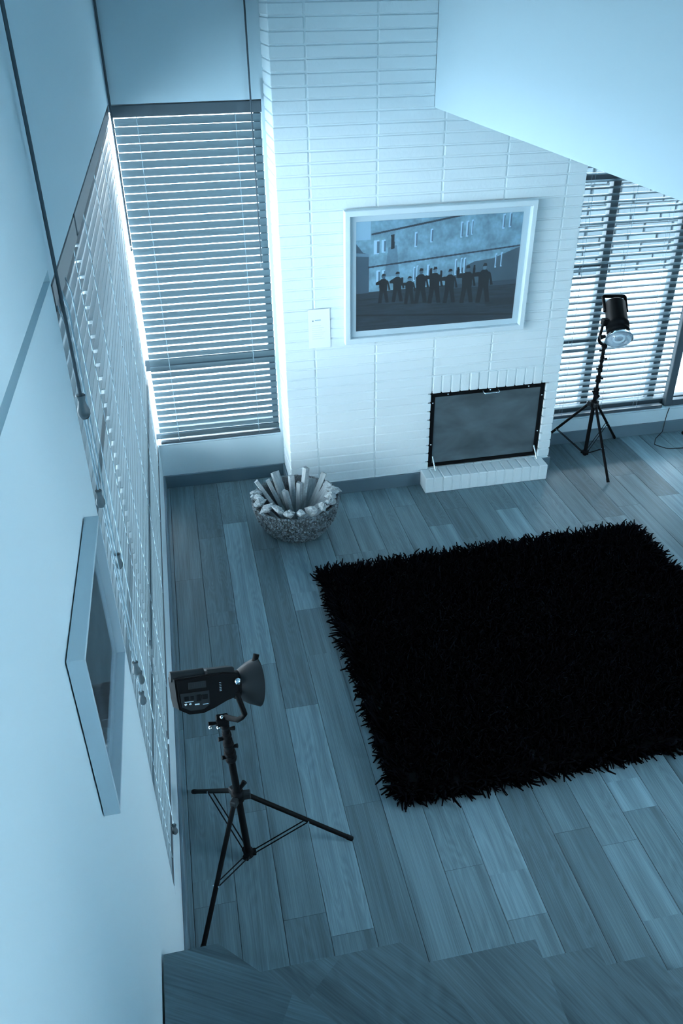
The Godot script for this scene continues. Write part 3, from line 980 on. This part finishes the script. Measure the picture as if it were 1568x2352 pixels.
func fire_screen() -> void:
	var fx0 := 1.862
	var fx1 := 2.686
	var y0 := 0.122
	var y1 := 0.690
	var z := 0.325
	var s := thing("fire_screen", "dark metal fire screen filling the white brick fireplace", "fire screen")
	var fw := 0.028
	for q in [[Vector3(fx0, y1 - fw, z), Vector3(fx1, y1, z + 0.014)], [Vector3(fx0, y0, z), Vector3(fx1, y0 + fw, z + 0.014)], [Vector3(fx0, y0 + fw, z), Vector3(fx0 + fw, y1 - fw, z + 0.014)], [Vector3(fx1 - fw, y0 + fw, z), Vector3(fx1, y1 - fw, z + 0.014)]]:
		var st := new_st()
		add_cbox(st, q[1] - q[0], 0.002, T((q[0] + q[1]) / 2))
		obj("frame_bar", st, M["black"], s)
	var st := new_st()
	add_box(st, Vector3(fx0 + fw, y0 + fw, z + 0.003), Vector3(fx1 - fw, y1 - fw, z + 0.007))
	obj("panel", st, M["screen_mesh"], s)
	# handle
	st = new_st()
	var hx := 2.285
	add_tube(st, [Vector3(hx - 0.055, y1 - 0.012, z + 0.014), Vector3(hx - 0.055, y1 - 0.018, z + 0.045), Vector3(hx - 0.047, y1 - 0.020, z + 0.052), Vector3(hx + 0.047, y1 - 0.020, z + 0.052), Vector3(hx + 0.055, y1 - 0.018, z + 0.045), Vector3(hx + 0.055, y1 - 0.012, z + 0.014)], 0.0045, 8)
	obj("handle", st, M["chrome"], s)
	for x in [fx0 + 0.03, fx1 - 0.03]:
		st = new_st()
		add_tube(st, [Vector3(x, y0 + 0.085, z + 0.018), Vector3(x + 0.004, y0 + 0.006, z + 0.085)], 0.0055, 8)
		obj("foot_rod", st, M["chrome"], s)
	for q in [[fx0 + 0.014, 0.62], [fx0 + 0.014, 0.30], [fx1 - 0.014, 0.60], [fx1 - 0.014, 0.32], [fx0 + 0.12, y1 - 0.014], [fx1 - 0.12, y1 - 0.014], [hx, y1 - 0.012]]:
		st = new_st()
		add_lathe(st, [Vector2(0.006, 0), Vector2(0.005, 0.003), Vector2(0, 0.0045)], 10, Transform3D(Basis(Vector3.RIGHT, PI / 2), Vector3(q[0], q[1], z + 0.014)))
		obj("rivet", st, M["chrome"], s)

func add_frame(st: SurfaceTool, w: float, h: float, prof: Array) -> void:
	# mitred picture frame; prof: Vector2(inset from the outer edge, z)
	st.set_smooth_group(-1)
	for i in prof.size():
		var a: Vector2 = prof[i]
		var b: Vector2 = prof[(i + 1) % prof.size()]
		var ra := [Vector2(-w / 2 + a.x, h / 2 - a.x), Vector2(w / 2 - a.x, h / 2 - a.x), Vector2(w / 2 - a.x, -h / 2 + a.x), Vector2(-w / 2 + a.x, -h / 2 + a.x)]
		var rb := [Vector2(-w / 2 + b.x, h / 2 - b.x), Vector2(w / 2 - b.x, h / 2 - b.x), Vector2(w / 2 - b.x, -h / 2 + b.x), Vector2(-w / 2 + b.x, -h / 2 + b.x)]
		for k in 4:
			var n := (k + 1) % 4
			var p0 := Vector3(ra[k].x, ra[k].y, a.y)
			var p1 := Vector3(ra[n].x, ra[n].y, a.y)
			var p2 := Vector3(rb[n].x, rb[n].y, b.y)
			var p3 := Vector3(rb[k].x, rb[k].y, b.y)
			quad(st, p0, p1, p2, p3)

func big_picture() -> void:
	var w := 1.195
	var h := 0.818
	var t := thing("framed_photograph", "large white framed photograph of people in dark coats on the chimney", "picture", T(Vector3(1.857, 1.524, 0.361), Basis(Vector3.RIGHT, deg_to_rad(1.6))))
	var st := new_st()
	add_frame(st, w, h, [Vector2(0, -0.002), Vector2(0, 0.044), Vector2(0.003, 0.047), Vector2(0.030, 0.047), Vector2(0.034, 0.043), Vector2(0.034, 0.012), Vector2(0.03, -0.002)])
	obj("frame", st, M["frame_white"], t)
	st = new_st()
	add_box(st, Vector3(-w / 2 + 0.03, -h / 2 + 0.03, 0.006), Vector3(w / 2 - 0.03, h / 2 - 0.03, 0.012))
	obj("mount", st, M["mount"], t)
	st = new_st()
	add_picture_quad(st, 1.045, 0.675, 0.0135)
	var p := obj("print", st, M["print"], t, T(Vector3(0.0, 0.0, 0)))
	p.set_meta("label", "photograph of eight people walking past a long building")
	st = new_st()
	add_box(st, Vector3(-w / 2 + 0.033, -h / 2 + 0.033, 0.030), Vector3(w / 2 - 0.033, h / 2 - 0.033, 0.032))
	obj("glazing", st, M["picture_glass"], t)

func wall_picture() -> void:
	# hangs on the window wall beside the stairs; local +z points into the room
	var w := 0.482
	var h := 0.385
	var t := thing("box_framed_picture", "deep aluminium box frame with dark picture on the plain wall", "picture", T(Vector3(0.003, 1.862, 3.917), Basis(Vector3.UP, PI / 2) * Basis(Vector3.BACK, deg_to_rad(-1.6))))
	var st := new_st()
	add_frame(st, w, h, [Vector2(0, 0.0), Vector2(0, 0.0295), Vector2(0.001, 0.0305), Vector2(0.006, 0.0305), Vector2(0.007, 0.0295), Vector2(0.007, 0.012), Vector2(0.006, 0.0)])
	obj("frame", st, M["alu"], t)
	st = new_st()
	add_box(st, Vector3(-w / 2 + 0.006, -h / 2 + 0.006, 0.004), Vector3(w / 2 - 0.006, h / 2 - 0.006, 0.010))
	var mm := mat("grey_mount", lin(0.16, 0.25, 0.31), 0.6)
	obj("mount", st, mm, t)
	st = new_st()
	add_box(st, Vector3(-0.17, -0.12, 0.010), Vector3(0.17, 0.12, 0.0112))
	var pm := mat("dark_print", lin(0.06, 0.09, 0.11), 0.4)
	pm.albedo_texture = speckle_image(41, 128, 0.2, 1.0, 0.012)
	pm.uv1_triplanar = true
	pm.uv1_scale = Vector3(2.5, 2.5, 2.5)
	obj("print", st, pm, t)
	st = new_st()
	add_box(st, Vector3(-w / 2 + 0.0065, -h / 2 + 0.0065, 0.0155), Vector3(w / 2 - 0.0065, h / 2 - 0.0065, 0.017))
	obj("glazing", st, M["picture_glass"], t)

func note_card() -> void:
	var im := Image.create(96, 160, false, Image.FORMAT_RGB8)
	im.fill(Color(0.93, 0.97, 1.0))
	# a short heading and faint small lines, too small to read in the photograph
	im.fill_rect(Rect2i(18, 44, 6, 5), Color(0.45, 0.56, 0.62))
	im.fill_rect(Rect2i(30, 42, 26, 4), Color(0.62, 0.76, 0.82))
	for k in 7:
		im.fill_rect(Rect2i(16, 66 + 9 * k, 40 + (k * 13) % 21, 2), Color(0.86, 0.91, 0.96))
	var m := mat("card", Color(1, 1, 1), 0.7)
	m.albedo_texture = ImageTexture.create_from_image(im)
	var t := thing("note_card", "white caption card with small print beside the large photograph", "card", T(Vector3(1.100, 1.222, 0.356)))
	var st := new_st()
	add_box(st, Vector3(-0.070, -0.125, 0), Vector3(0.070, 0.125, 0.002))
	obj("card", st, M["frame_white"], t)
	st = new_st()
	add_picture_quad(st, 0.139, 0.249, 0.0026)
	obj("text", st, m, t)

func wood_bowl() -> void:
	var c := Vector3(0.840, 0, 0.785)
	var b := thing("firewood_bowl", "round rough grey bowl holding firewood on the floor", "bowl", T(c, Basis.from_scale(Vector3(1.08, 1.04, 1.08))))
	var st := new_st(true)
	var prof := [Vector2(0.0, 0.002), Vector2(0.075, 0.002), Vector2(0.115, 0.012), Vector2(0.160, 0.040), Vector2(0.200, 0.085), Vector2(0.230, 0.140), Vector2(0.248, 0.200), Vector2(0.256, 0.262), Vector2(0.250, 0.268), Vector2(0.241, 0.262), Vector2(0.232, 0.20), Vector2(0.200, 0.11), Vector2(0.13, 0.035), Vector2(0.0, 0.024)]
	add_lathe(st, prof, 48)
	obj("bowl", st, M["bowl"], b)
	# rough beads covering the outside
	var bead := SphereMesh.new()
	bead.radius = 1.0
	bead.height = 2.0
	bead.radial_segments = 6
	bead.rings = 3
	bead.material = M["bead"]
	var mm := MultiMesh.new()
	mm.transform_format = MultiMesh.TRANSFORM_3D
	mm.use_colors = true
	mm.mesh = bead
	mm.instance_count = 3600
	for i in 3600:
		var q := 1.6 + 5.9 * pow(rng.randf(), 0.8)
		var k := int(q)
		var pr: Vector2 = prof[k].lerp(prof[k + 1], q - k)
		var a := rng.randf() * TAU
		var r := rng.randf_range(0.0035, 0.0075)
		mm.set_instance_transform(i, Transform3D(Basis.from_scale(Vector3(r, r, r)), Vector3(cos(a) * (pr.x + 0.002), maxf(pr.y, r), sin(a) * (pr.x + 0.002))))
		var g := rng.randf_range(0.35, 1.5)
		mm.set_instance_color(i, Color(g, g, g))
	var beads := MultiMeshInstance3D.new()
	beads.name = "beading"
	beads.multimesh = mm
	beads.set_meta("kind", "stuff")
	b.add_child(beads, true)
	# split sticks: foot (inside the bowl), tip, thickness
	var sticks := [
		[Vector3(-0.02, 0.06, 0.02), Vector3(-0.225, 0.400, -0.10), 0.030, 0.022], [Vector3(-0.05, 0.05, 0.05), Vector3(-0.265, 0.330, -0.03), 0.026, 0.020],
		[Vector3(0.00, 0.05, -0.03), Vector3(-0.150, 0.380, -0.13), 0.034, 0.022], [Vector3(0.00, 0.05, -0.05), Vector3(-0.100, 0.400, -0.19), 0.040, 0.024],
		[Vector3(0.02, 0.04, -0.03), Vector3(-0.005, 0.400, -0.12), 0.036, 0.028], [Vector3(0.02, 0.04, 0.02), Vector3(0.035, 0.375, -0.06), 0.030, 0.026],
		[Vector3(0.03, 0.04, 0.00), Vector3(0.085, 0.470, -0.09), 0.036, 0.026], [Vector3(0.04, 0.04, 0.00), Vector3(0.205, 0.395, -0.11), 0.028, 0.024],
		[Vector3(0.03, 0.05, 0.03), Vector3(0.225, 0.350, -0.05), 0.040, 0.026], [Vector3(0.02, 0.05, -0.06), Vector3(0.135, 0.330, -0.16), 0.042, 0.022],
		[Vector3(-0.03, 0.05, -0.01), Vector3(-0.060, 0.335, -0.04), 0.038, 0.024], [Vector3(0.00, 0.16, 0.11), Vector3(0.265, 0.325, 0.02), 0.024, 0.020],
		[Vector3(0.03, 0.15, 0.14), Vector3(0.190, 0.265, 0.09), 0.026, 0.022], [Vector3(-0.01, 0.12, 0.10), Vector3(0.005, 0.245, 0.175), 0.030, 0.024]]
	for s in sticks:
		var a: Vector3 = Vector3(s[1].x * 0.25, s[0].y, s[1].z * 0.25) if s[0].y < 0.1 else s[0]
		var e: Vector3 = s[1] * Vector3(1.04, 0.92, 1.0)
		var d := e - a
		var t := new_st()
		var len := d.length()
		var w: float = s[2] * 1.35
		var k: float = s[3] * 1.15
		var poly := PackedVector2Array([Vector2(-w / 2, -k / 2), Vector2(w / 2, -k * 0.4), Vector2(w * 0.45, k / 2), Vector2(-w * 0.2, k * 0.6)])
		add_prism(t, poly, -len / 2, len / 2)
		var f := frame_of(d)
		var bs := Basis(f.x, f.z, f.y).rotated(d.normalized(), rng.randf() * 0.8)
		var o := obj("firewood_stick", t, M["firewood"], self, T(c + (a + e) / 2, bs))
		tag(o, "tallest split firewood stick standing upright in the grey bowl" if s[1].y > 0.45 else ("short split stick leaning over the front rim of the grey bowl" if s[1].y < 0.27 else "split firewood stick poking up out of the grey bowl"), "firewood", "sticks standing in the bowl")
	# bark and splinters heaped round the rim
	for i in 13:
		var az := -1.9 + i * 0.315
		var rr := 0.236 + rng.randf_range(-0.015, 0.02)
		var t := new_st()
		var s := Vector3(rng.randf_range(0.085, 0.165), rng.randf_range(0.035, 0.055), rng.randf_range(0.05, 0.075))
		var pts := []
		for ring in 4:
			var row := []
			var rad: float = [0.35, 1.0, 0.85, 0.3][ring]
			for q in 7:
				var a := TAU * q / 7.0
				var jit := rng.randf_range(0.7, 1.15)
				row.append(Vector3(cos(a) * rad * jit * s.x / 2, (ring / 3.0 - 0.5) * s.y + rng.randf_range(-0.006, 0.006), sin(a) * rad * jit * s.z / 2))
			pts.append(row)
		for ring in 3:
			for q in 7:
				var n := (q + 1) % 7
				quad_out(t, pts[ring][q], pts[ring][n], pts[ring + 1][n], pts[ring + 1][q], (pts[ring][q] + pts[ring + 1][n]) * Vector3(1, 0.2, 1))
		for q in range(1, 6):
			tri_out(t, pts[0][0], pts[0][q], pts[0][q + 1], Vector3.DOWN)
			tri_out(t, pts[3][0], pts[3][q], pts[3][q + 1], Vector3.UP)
		var o := obj("bark_chunk", t, M["bark"], self, T(c + Vector3(sin(az) * rr, 0.298 + rng.randf_range(-0.008, 0.012), cos(az) * rr), Basis.from_euler(Vector3(rng.randf_range(-0.5, 0.5), rng.randf() * 6.0, rng.randf_range(-0.5, 0.5)))))
		tag(o, "pale crumbly chunk of bark resting on the rim of the grey bowl", "bark", "bark chunks on the bowl")

func light_stand(label: String, base: Vector3, top: Vector3, feet: Array, collar_y: float, ribs: Array) -> void:
	var s := thing("light_stand", label, "light stand", T(base))
	var axis := (top - base)
	var up := func(y: float) -> Vector3:
		return axis * (y / axis.y)
	var st := new_st()
	add_tube(st, [up.call(0.012), up.call(ribs[0])], 0.0140, 14)
	obj("column", st, M["black"], s)
	st = new_st()
	add_tube(st, [up.call(ribs[0] - 0.01), up.call(top.y)], 0.0105, 12)
	obj("upper_column", st, M["black"], s)
	# stacked collars of the telescopic sections
	for i in ribs.size():
		st = new_st()
		var y: float = ribs[i]
		var r := 0.0225 - 0.0022 * i
		add_lathe(st, [Vector2(0.010, -0.026), Vector2(r * 0.9, -0.024), Vector2(r, -0.010), Vector2(r * 0.82, -0.006), Vector2(r * 0.82, 0.004), Vector2(r, 0.008), Vector2(r * 0.95, 0.022), Vector2(0.009, 0.024)], 16, T(up.call(y), frame_of(axis)))
		var c := obj("collar", st, M["black"], s)
		st = new_st()
		var sd := -1.0 if i % 2 == 0 else 1.0
		add_tube(st, [up.call(y) + Vector3(sd * 0.015, 0, 0.004), up.call(y) + Vector3(sd * 0.032, 0.004, 0.008)], [0.006, 0.0085], 8)
		obj("knob", st, M["black"], c)
	# leg collar
	st = new_st()
	add_lathe(st, [Vector2(0.014, -0.03), Vector2(0.024, -0.028), Vector2(0.026, 0.0), Vector2(0.022, 0.02), Vector2(0.014, 0.022)], 16, T(up.call(collar_y), frame_of(axis)))
	var hub := obj("leg_collar", st, M["black"], s)
	st = new_st()
	add_tube(st, [up.call(collar_y + 0.03) + Vector3(0.012, 0, 0), up.call(collar_y + 0.05) + Vector3(0.034, 0.004, -0.01)], [0.007, 0.011], 8)
	obj("knob", st, M["black"], hub)
	st = new_st()
	add_lathe(st, [Vector2(0.013, -0.016), Vector2(0.021, -0.014), Vector2(0.021, 0.014), Vector2(0.013, 0.016)], 14, T(up.call(0.035), frame_of(axis)))
	obj("base_collar", st, M["black"], s)
	for f in feet:
		var foot: Vector3 = f - base
		var dir := Vector3(foot.x, 0, foot.z).normalized()
		var a: Vector3 = up.call(collar_y - 0.01) + dir * 0.036
		var e := Vector3(foot.x, 0.0105, foot.z)
		st = new_st()
		add_tube(st, [a, e], 0.0098, 10)
		var leg := obj("leg", st, M["black"], s)
		st = new_st()
		add_tube(st, [e - (e - a).normalized() * 0.028, e], 0.0112, 10)
		obj("rubber_foot", st, M["black"], leg)
		st = new_st()
		add_cbox(st, Vector3(0.026, 0.034, 0.034), 0.004, T(up.call(collar_y - 0.008) + dir * 0.032, Basis(Vector3.UP, atan2(dir.x, dir.z))))
		obj("hinge", st, M["dark_grey"], leg)
		var m := a.lerp(e, 0.56)
		var q: Vector3 = up.call(0.035) + dir * 0.022
		var side := dir.cross(Vector3.UP) * 0.0085
		for k in [-1.0, 1.0]:
			st = new_st()
			add_tube(st, [q + side * k, m + side * k], 0.0028, 6)
			obj("brace_rod", st, M["black"], s)
		st = new_st()
		add_cbox(st, Vector3(0.026, 0.020, 0.020), 0.003, T(q, Basis(Vector3.UP, atan2(dir.x, dir.z))))
		obj("brace_bracket", st, M["black"], s)
		st = new_st()
		add_tube(st, [m - side * 1.5, m + side * 1.5], 0.0045, 8)
		obj("brace_pin", st, M["chrome"], s)

func flashes() -> void:
	light_stand("black tripod light stand between the window wall and the rug", Vector3(0.27, 0, 3.121), Vector3(0.238, 0.80, 3.115), [Vector3(0.063, 0, 2.746), Vector3(0.699, 0, 3.129), Vector3(0.055, 0, 3.486)], 0.395, [0.615, 0.665, 0.712, 0.757])
	light_stand("black tripod light stand before the open blind beside the chimney", Vector3(3.135, 0, 0.235), Vector3(3.150, 0.875, 0.235), [Vector3(3.116, 0, 0.652), Vector3(3.490, 0, 0.024), Vector3(2.800, 0, 0.03)], 0.44, [0.535, 0.63, 0.71, 0.78, 0.845])
	flash_over_rug()
	flash_by_chimney()

func flash_over_rug() -> void:
	# local x: the way the lamp points; local y: up the body; local z: the side with the controls
	var d := Vector3(0.975, -0.19, -0.17).normalized()
	var o := Vector3(0.240, 0.962, 3.12)
	var n := Vector3(0.05, 0.60, 0.80)
	n = (n - d * n.dot(d)).normalized()
	var u := n.cross(d).normalized()
	var t := thing("studio_flash", "black studio flash with control panel on the stand near the window wall", "studio light", T(o, Basis(d, u, n).scaled(Vector3.ONE * 0.88)))
	var st := new_st()
	var poly := PackedVector2Array([Vector2(-0.190, 0.060), Vector2(0.005, 0.066), Vector2(0.060, 0.058), Vector2(0.066, -0.030), Vector2(0.010, -0.045), Vector2(-0.040, -0.066), Vector2(-0.085, -0.080), Vector2(-0.140, -0.078), Vector2(-0.178, -0.056), Vector2(-0.184, -0.02)])
	add_prism(st, poly, -0.065, 0.050)
	var inner := PackedVector2Array()
	for p in poly:
		inner.append(Vector2((p.x + 0.06) * 0.94 - 0.06, p.y * 0.90))
	add_prism(st, inner, 0.050, 0.056)
	obj("body", st, M["black"], t)
	# top handle
	st = new_st()
	add_tube(st, [Vector3(-0.196, 0.067, 0.0), Vector3(-0.065, 0.067, 0.0)], 0.021, 14)
	obj("handle", st, M["dark_grey"], t)
	st = new_st()
	add_cbox(st, Vector3(0.115, 0.030, 0.085), 0.006, T(Vector3(-0.005, 0.066, -0.006)))
	obj("vent_cover", st, M["dark_grey"], t)
	# control panel and its controls
	st = new_st()
	add_prism(st, PackedVector2Array([Vector2(-0.172, 0.004), Vector2(-0.060, 0.004), Vector2(-0.060, -0.048), Vector2(-0.085, -0.064), Vector2(-0.135, -0.064), Vector2(-0.168, -0.046)]), 0.056, 0.0585)
	var panel := obj("control_panel", st, M["grey_panel"], t)
	for q in [[-0.150, -0.016, 0.018, 0.016, "black_gloss"], [-0.128, -0.016, 0.014, 0.014, "black_gloss"], [-0.103, -0.018, 0.016, 0.024, "black_gloss"], [-0.078, -0.017, 0.022, 0.018, "black_gloss"], [-0.110, -0.042, 0.018, 0.005, "white_print"], [-0.077, -0.045, 0.022, 0.002, "white_print"], [-0.140, -0.029, 0.034, 0.002, "white_print"]]:
		st = new_st()
		add_cbox(st, Vector3(q[2], q[3], 0.004), 0.0006, T(Vector3(q[0], q[1], 0.060)))
		obj("button", st, M[q[4]], panel)
	for x in [-0.153, -0.136]:
		st = new_st()
		add_lathe(st, [Vector2(0.0055, 0), Vector2(0.0045, 0.004), Vector2(0, 0.0055)], 12, Transform3D(Basis(Vector3.RIGHT, PI / 2), Vector3(x, -0.038, 0.0585)))
		obj("indicator", st, M["chrome"], panel)
	# display window with rows of print
	st = new_st()
	add_cbox(st, Vector3(0.070, 0.026, 0.003), 0.0008, T(Vector3(-0.105, 0.030, 0.057)))
	var disp := obj("display", st, M["grey_panel"], t)
	for k in 7:
		st = new_st()
		add_box(st, Vector3(-0.134 + 0.009 * k, 0.024, 0.0585), Vector3(-0.131 + 0.009 * k, 0.034, 0.0589))
		obj("mark", st, M["dark_grey"], disp)
	for k in 6:
		st = new_st()
		add_box(st, Vector3(-0.018, -0.004 + 0.0062 * k, 0.056), Vector3(-0.010, -0.0025 + 0.0062 * k, 0.0566))
		obj("scale_mark", st, M["white_print"], t)
	# lamp ring, reflector
	var along := Basis(Vector3(0, 0, 1), -PI / 2)   # local y of the lathe -> +x
	st = new_st(true)
	add_lathe(st, [Vector2(0.0, 0.050), Vector2(0.052, 0.050), Vector2(0.056, 0.056), Vector2(0.056, 0.078), Vector2(0.050, 0.084)], 28, T(Vector3(0, 0.006, 0), along))
	obj("mount_ring", st, M["black"], t)
	st = new_st(true)
	add_lathe(st, [Vector2(0.048, 0.066), Vector2(0.058, 0.074), Vector2(0.082, 0.112), Vector2(0.097, 0.150), Vector2(0.0985, 0.154), Vector2(0.094, 0.153), Vector2(0.079, 0.114), Vector2(0.055, 0.078), Vector2(0.0, 0.070)], 40, T(Vector3(0, 0.006, 0), along))
	var refl := obj("reflector", st, M["dark_grey"], t)
	st = new_st()
	add_tube(st, [Vector3(0.142, 0.088, 0.02), Vector3(0.150, 0.118, 0.024)], 0.013, 8)
	obj("knob", st, M["black"], refl)
	st = new_st()
	add_lathe(st, [Vector2(0.014, 0), Vector2(0.013, 0.008), Vector2(0.0, 0.010)], 16, Transform3D(Basis(Vector3.RIGHT, PI / 2), Vector3(0.056, 0.024, 0.058)))
	obj("lock_knob", st, M["chrome"], t)
	# bracket from the body down to the clamp on the stand
	var inv := t.transform.affine_inverse()
	var clamp_p := Vector3(0.232, 0.805, 3.118)
	st = new_st()
	var p0 := Vector3(0.050, -0.020, 0.052)
	var p1 := Vector3(0.075, -0.105, 0.058)
	var p3: Vector3 = inv * (clamp_p + Vector3(0.012, 0.012, 0.0))
	var p2 := Vector3(0.078, p3.y - 0.004, (0.058 + p3.z) / 2)
	add_tube(st, [p0, p1, p1.lerp(p2, 0.75), p2 + Vector3(-0.012, -0.002, 0), p3], [0.011, 0.011, 0.011, 0.0115, 0.012], 8)
	obj("bracket", st, M["black"], t)
	st = new_st()
	add_cbox(st, Vector3(0.046, 0.038, 0.034), 0.005, inv * T(clamp_p))
	var cl := obj("clamp", st, M["black"], t)
	st = new_st()
	add_tube(st, [inv * (clamp_p + Vector3(-0.018, 0.0, 0.01)), inv * (clamp_p + Vector3(-0.050, 0.006, 0.014))], [0.006, 0.009], 10)
	obj("clamp_screw", st, M["black"], cl)
	for q in [Vector3(0.0, 0.022, 0.008), Vector3(-0.044, -0.010, 0.018), Vector3(-0.016, -0.012, 0.022)]:
		st = new_st()
		add_lathe(st, [Vector2(0, -0.006), Vector2(0.006, -0.004), Vector2(0.0075, 0), Vector2(0.006, 0.004), Vector2(0, 0.006)], 10, inv * T(clamp_p + q))
		obj("bolt", st, M["chrome"], cl)

func flash_by_chimney() -> void:
	var o := Vector3(3.20, 1.035, 0.275)
	var d := Vector3(-0.20, -0.58, 0.79).normalized()   # points down into the room
	var t := thing("studio_flash", "black studio flash with bare glass dome pointing at the floor beside the chimney", "studio light", T(o, frame_of(-d).scaled(Vector3.ONE * 1.18)))
	# local -y is the way it points
	var st := new_st(true)
	add_lathe(st, [Vector2(0.0, 0.165), Vector2(0.052, 0.163), Vector2(0.060, 0.152), Vector2(0.062, 0.02), Vector2(0.067, 0.012), Vector2(0.067, -0.012), Vector2(0.062, -0.018), Vector2(0.062, -0.034), Vector2(0.066, -0.040), Vector2(0.060, -0.052), Vector2(0.0, -0.052)], 28)
	obj("body", st, M["black"], t)
	st = new_st()
	add_tube(st, [Vector3(-0.062, 0.10, 0), Vector3(-0.064, 0.200, 0), Vector3(-0.056, 0.208, 0), Vector3(0.056, 0.208, 0), Vector3(0.064, 0.200, 0), Vector3(0.062, 0.10, 0)], 0.011, 8)
	obj("handle", st, M["black"], t)
	st = new_st(true)
	add_lathe(st, [Vector2(0.050, -0.050), Vector2(0.066, -0.062), Vector2(0.080, -0.092), Vector2(0.081, -0.094), Vector2(0.077, -0.092), Vector2(0.060, -0.064), Vector2(0.0, -0.056)], 32)
	obj("reflector", st, M["chrome"], t)
	st = new_st(true)
	var dome := []
	for k in 9:
		var a := PI / 2 * k / 8.0
		dome.append(Vector2(0.070 * cos(a), -0.088 - 0.052 * sin(a)))
	dome[8].x = 0.0
	dome.append(Vector2(0.0, -0.136))
	for k in range(7, -1, -1):
		var a := PI / 2 * k / 8.0
		dome.append(Vector2(0.067 * cos(a), -0.088 - 0.048 * sin(a)))
	add_lathe(st, dome, 32)
	var gm := mat("dome_glass", Color(0.85, 0.93, 1.0, 0.14), 0.05)
	gm.transparency = BaseMaterial3D.TRANSPARENCY_ALPHA
	obj("glass_dome", st, gm, t)
	st = new_st(true)
	var ringp := []
	for k in 15:
		var a := TAU * k / 16.0
		ringp.append(Vector3(0.030 * cos(a), -0.092 - 0.004 * sin(a), 0.030 * sin(a)))
	add_tube(st, ringp, 0.006, 8)
	obj("flash_tube", st, M["white_print"], t)
	st = new_st()
	add_tube(st, [Vector3(0.070, -0.060, 0.02), Vector3(0.100, -0.066, 0.024)], [0.010, 0.015], 8)
	obj("knob", st, M["black"], t)
	# bracket arm to the stand
	var inv := t.transform.affine_inverse()
	var cp := Vector3(3.150, 0.880, 0.235)
	st = new_st()
	add_tube(st, [inv * Vector3(3.14, 1.06, 0.255), inv * Vector3(3.105, 1.05, 0.25), inv * Vector3(3.098, 0.93, 0.24), inv * Vector3(3.112, 0.905, 0.236), inv * cp], 0.0095, 8)
	obj("bracket", st, M["black"], t)
	st = new_st()
	add_cbox(st, Vector3(0.05, 0.045, 0.05), 0.006, inv * T(Vector3(3.118, 1.06, 0.252)))
	obj("tilt_lock", st, M["black"], t)
	st = new_st()
	add_cbox(st, Vector3(0.032, 0.034, 0.032), 0.004, inv * T(cp))
	obj("clamp", st, M["black"], t)

func floor_cable() -> void:
	var pts := []
	var ctl := [Vector3(3.93, 0.212, 0.004), Vector3(3.915, 0.16, 0.012), Vector3(3.905, 0.10, 0.020), Vector3(3.895, 0.02, 0.03), Vector3(3.80, 0.0045, 0.10), Vector3(3.74, 0.0045, 0.19), Vector3(3.80, 0.0045, 0.27), Vector3(3.93, 0.0045, 0.29), Vector3(4.08, 0.0045, 0.23), Vector3(4.2, 0.0045, 0.16)]
	var cv := Curve3D.new()
	for i in ctl.size():
		var tan: Vector3 = (ctl[mini(i + 1, ctl.size() - 1)] - ctl[maxi(i - 1, 0)]) / 6.0
		cv.add_point(ctl[i], -tan, tan)
	var L := cv.get_baked_length()
	for i in 40:
		pts.append(cv.sample_baked(L * i / 39.0))
	var st := new_st()
	add_tube(st, pts, 0.0032, 6)
	var o := obj("cable", st, M["dark_grey"])
	tag(o, "thin dark cable looping on the floor below the sliding door", "cable")
	st = new_st()
	add_cbox(st, Vector3(0.035, 0.022, 0.03), 0.004)
	o = obj("plug", st, M["black"], self, T(Vector3(4.06, 0.0115, 0.075)))
	tag(o, "small black plug lying on the floor below the sliding door", "plug")
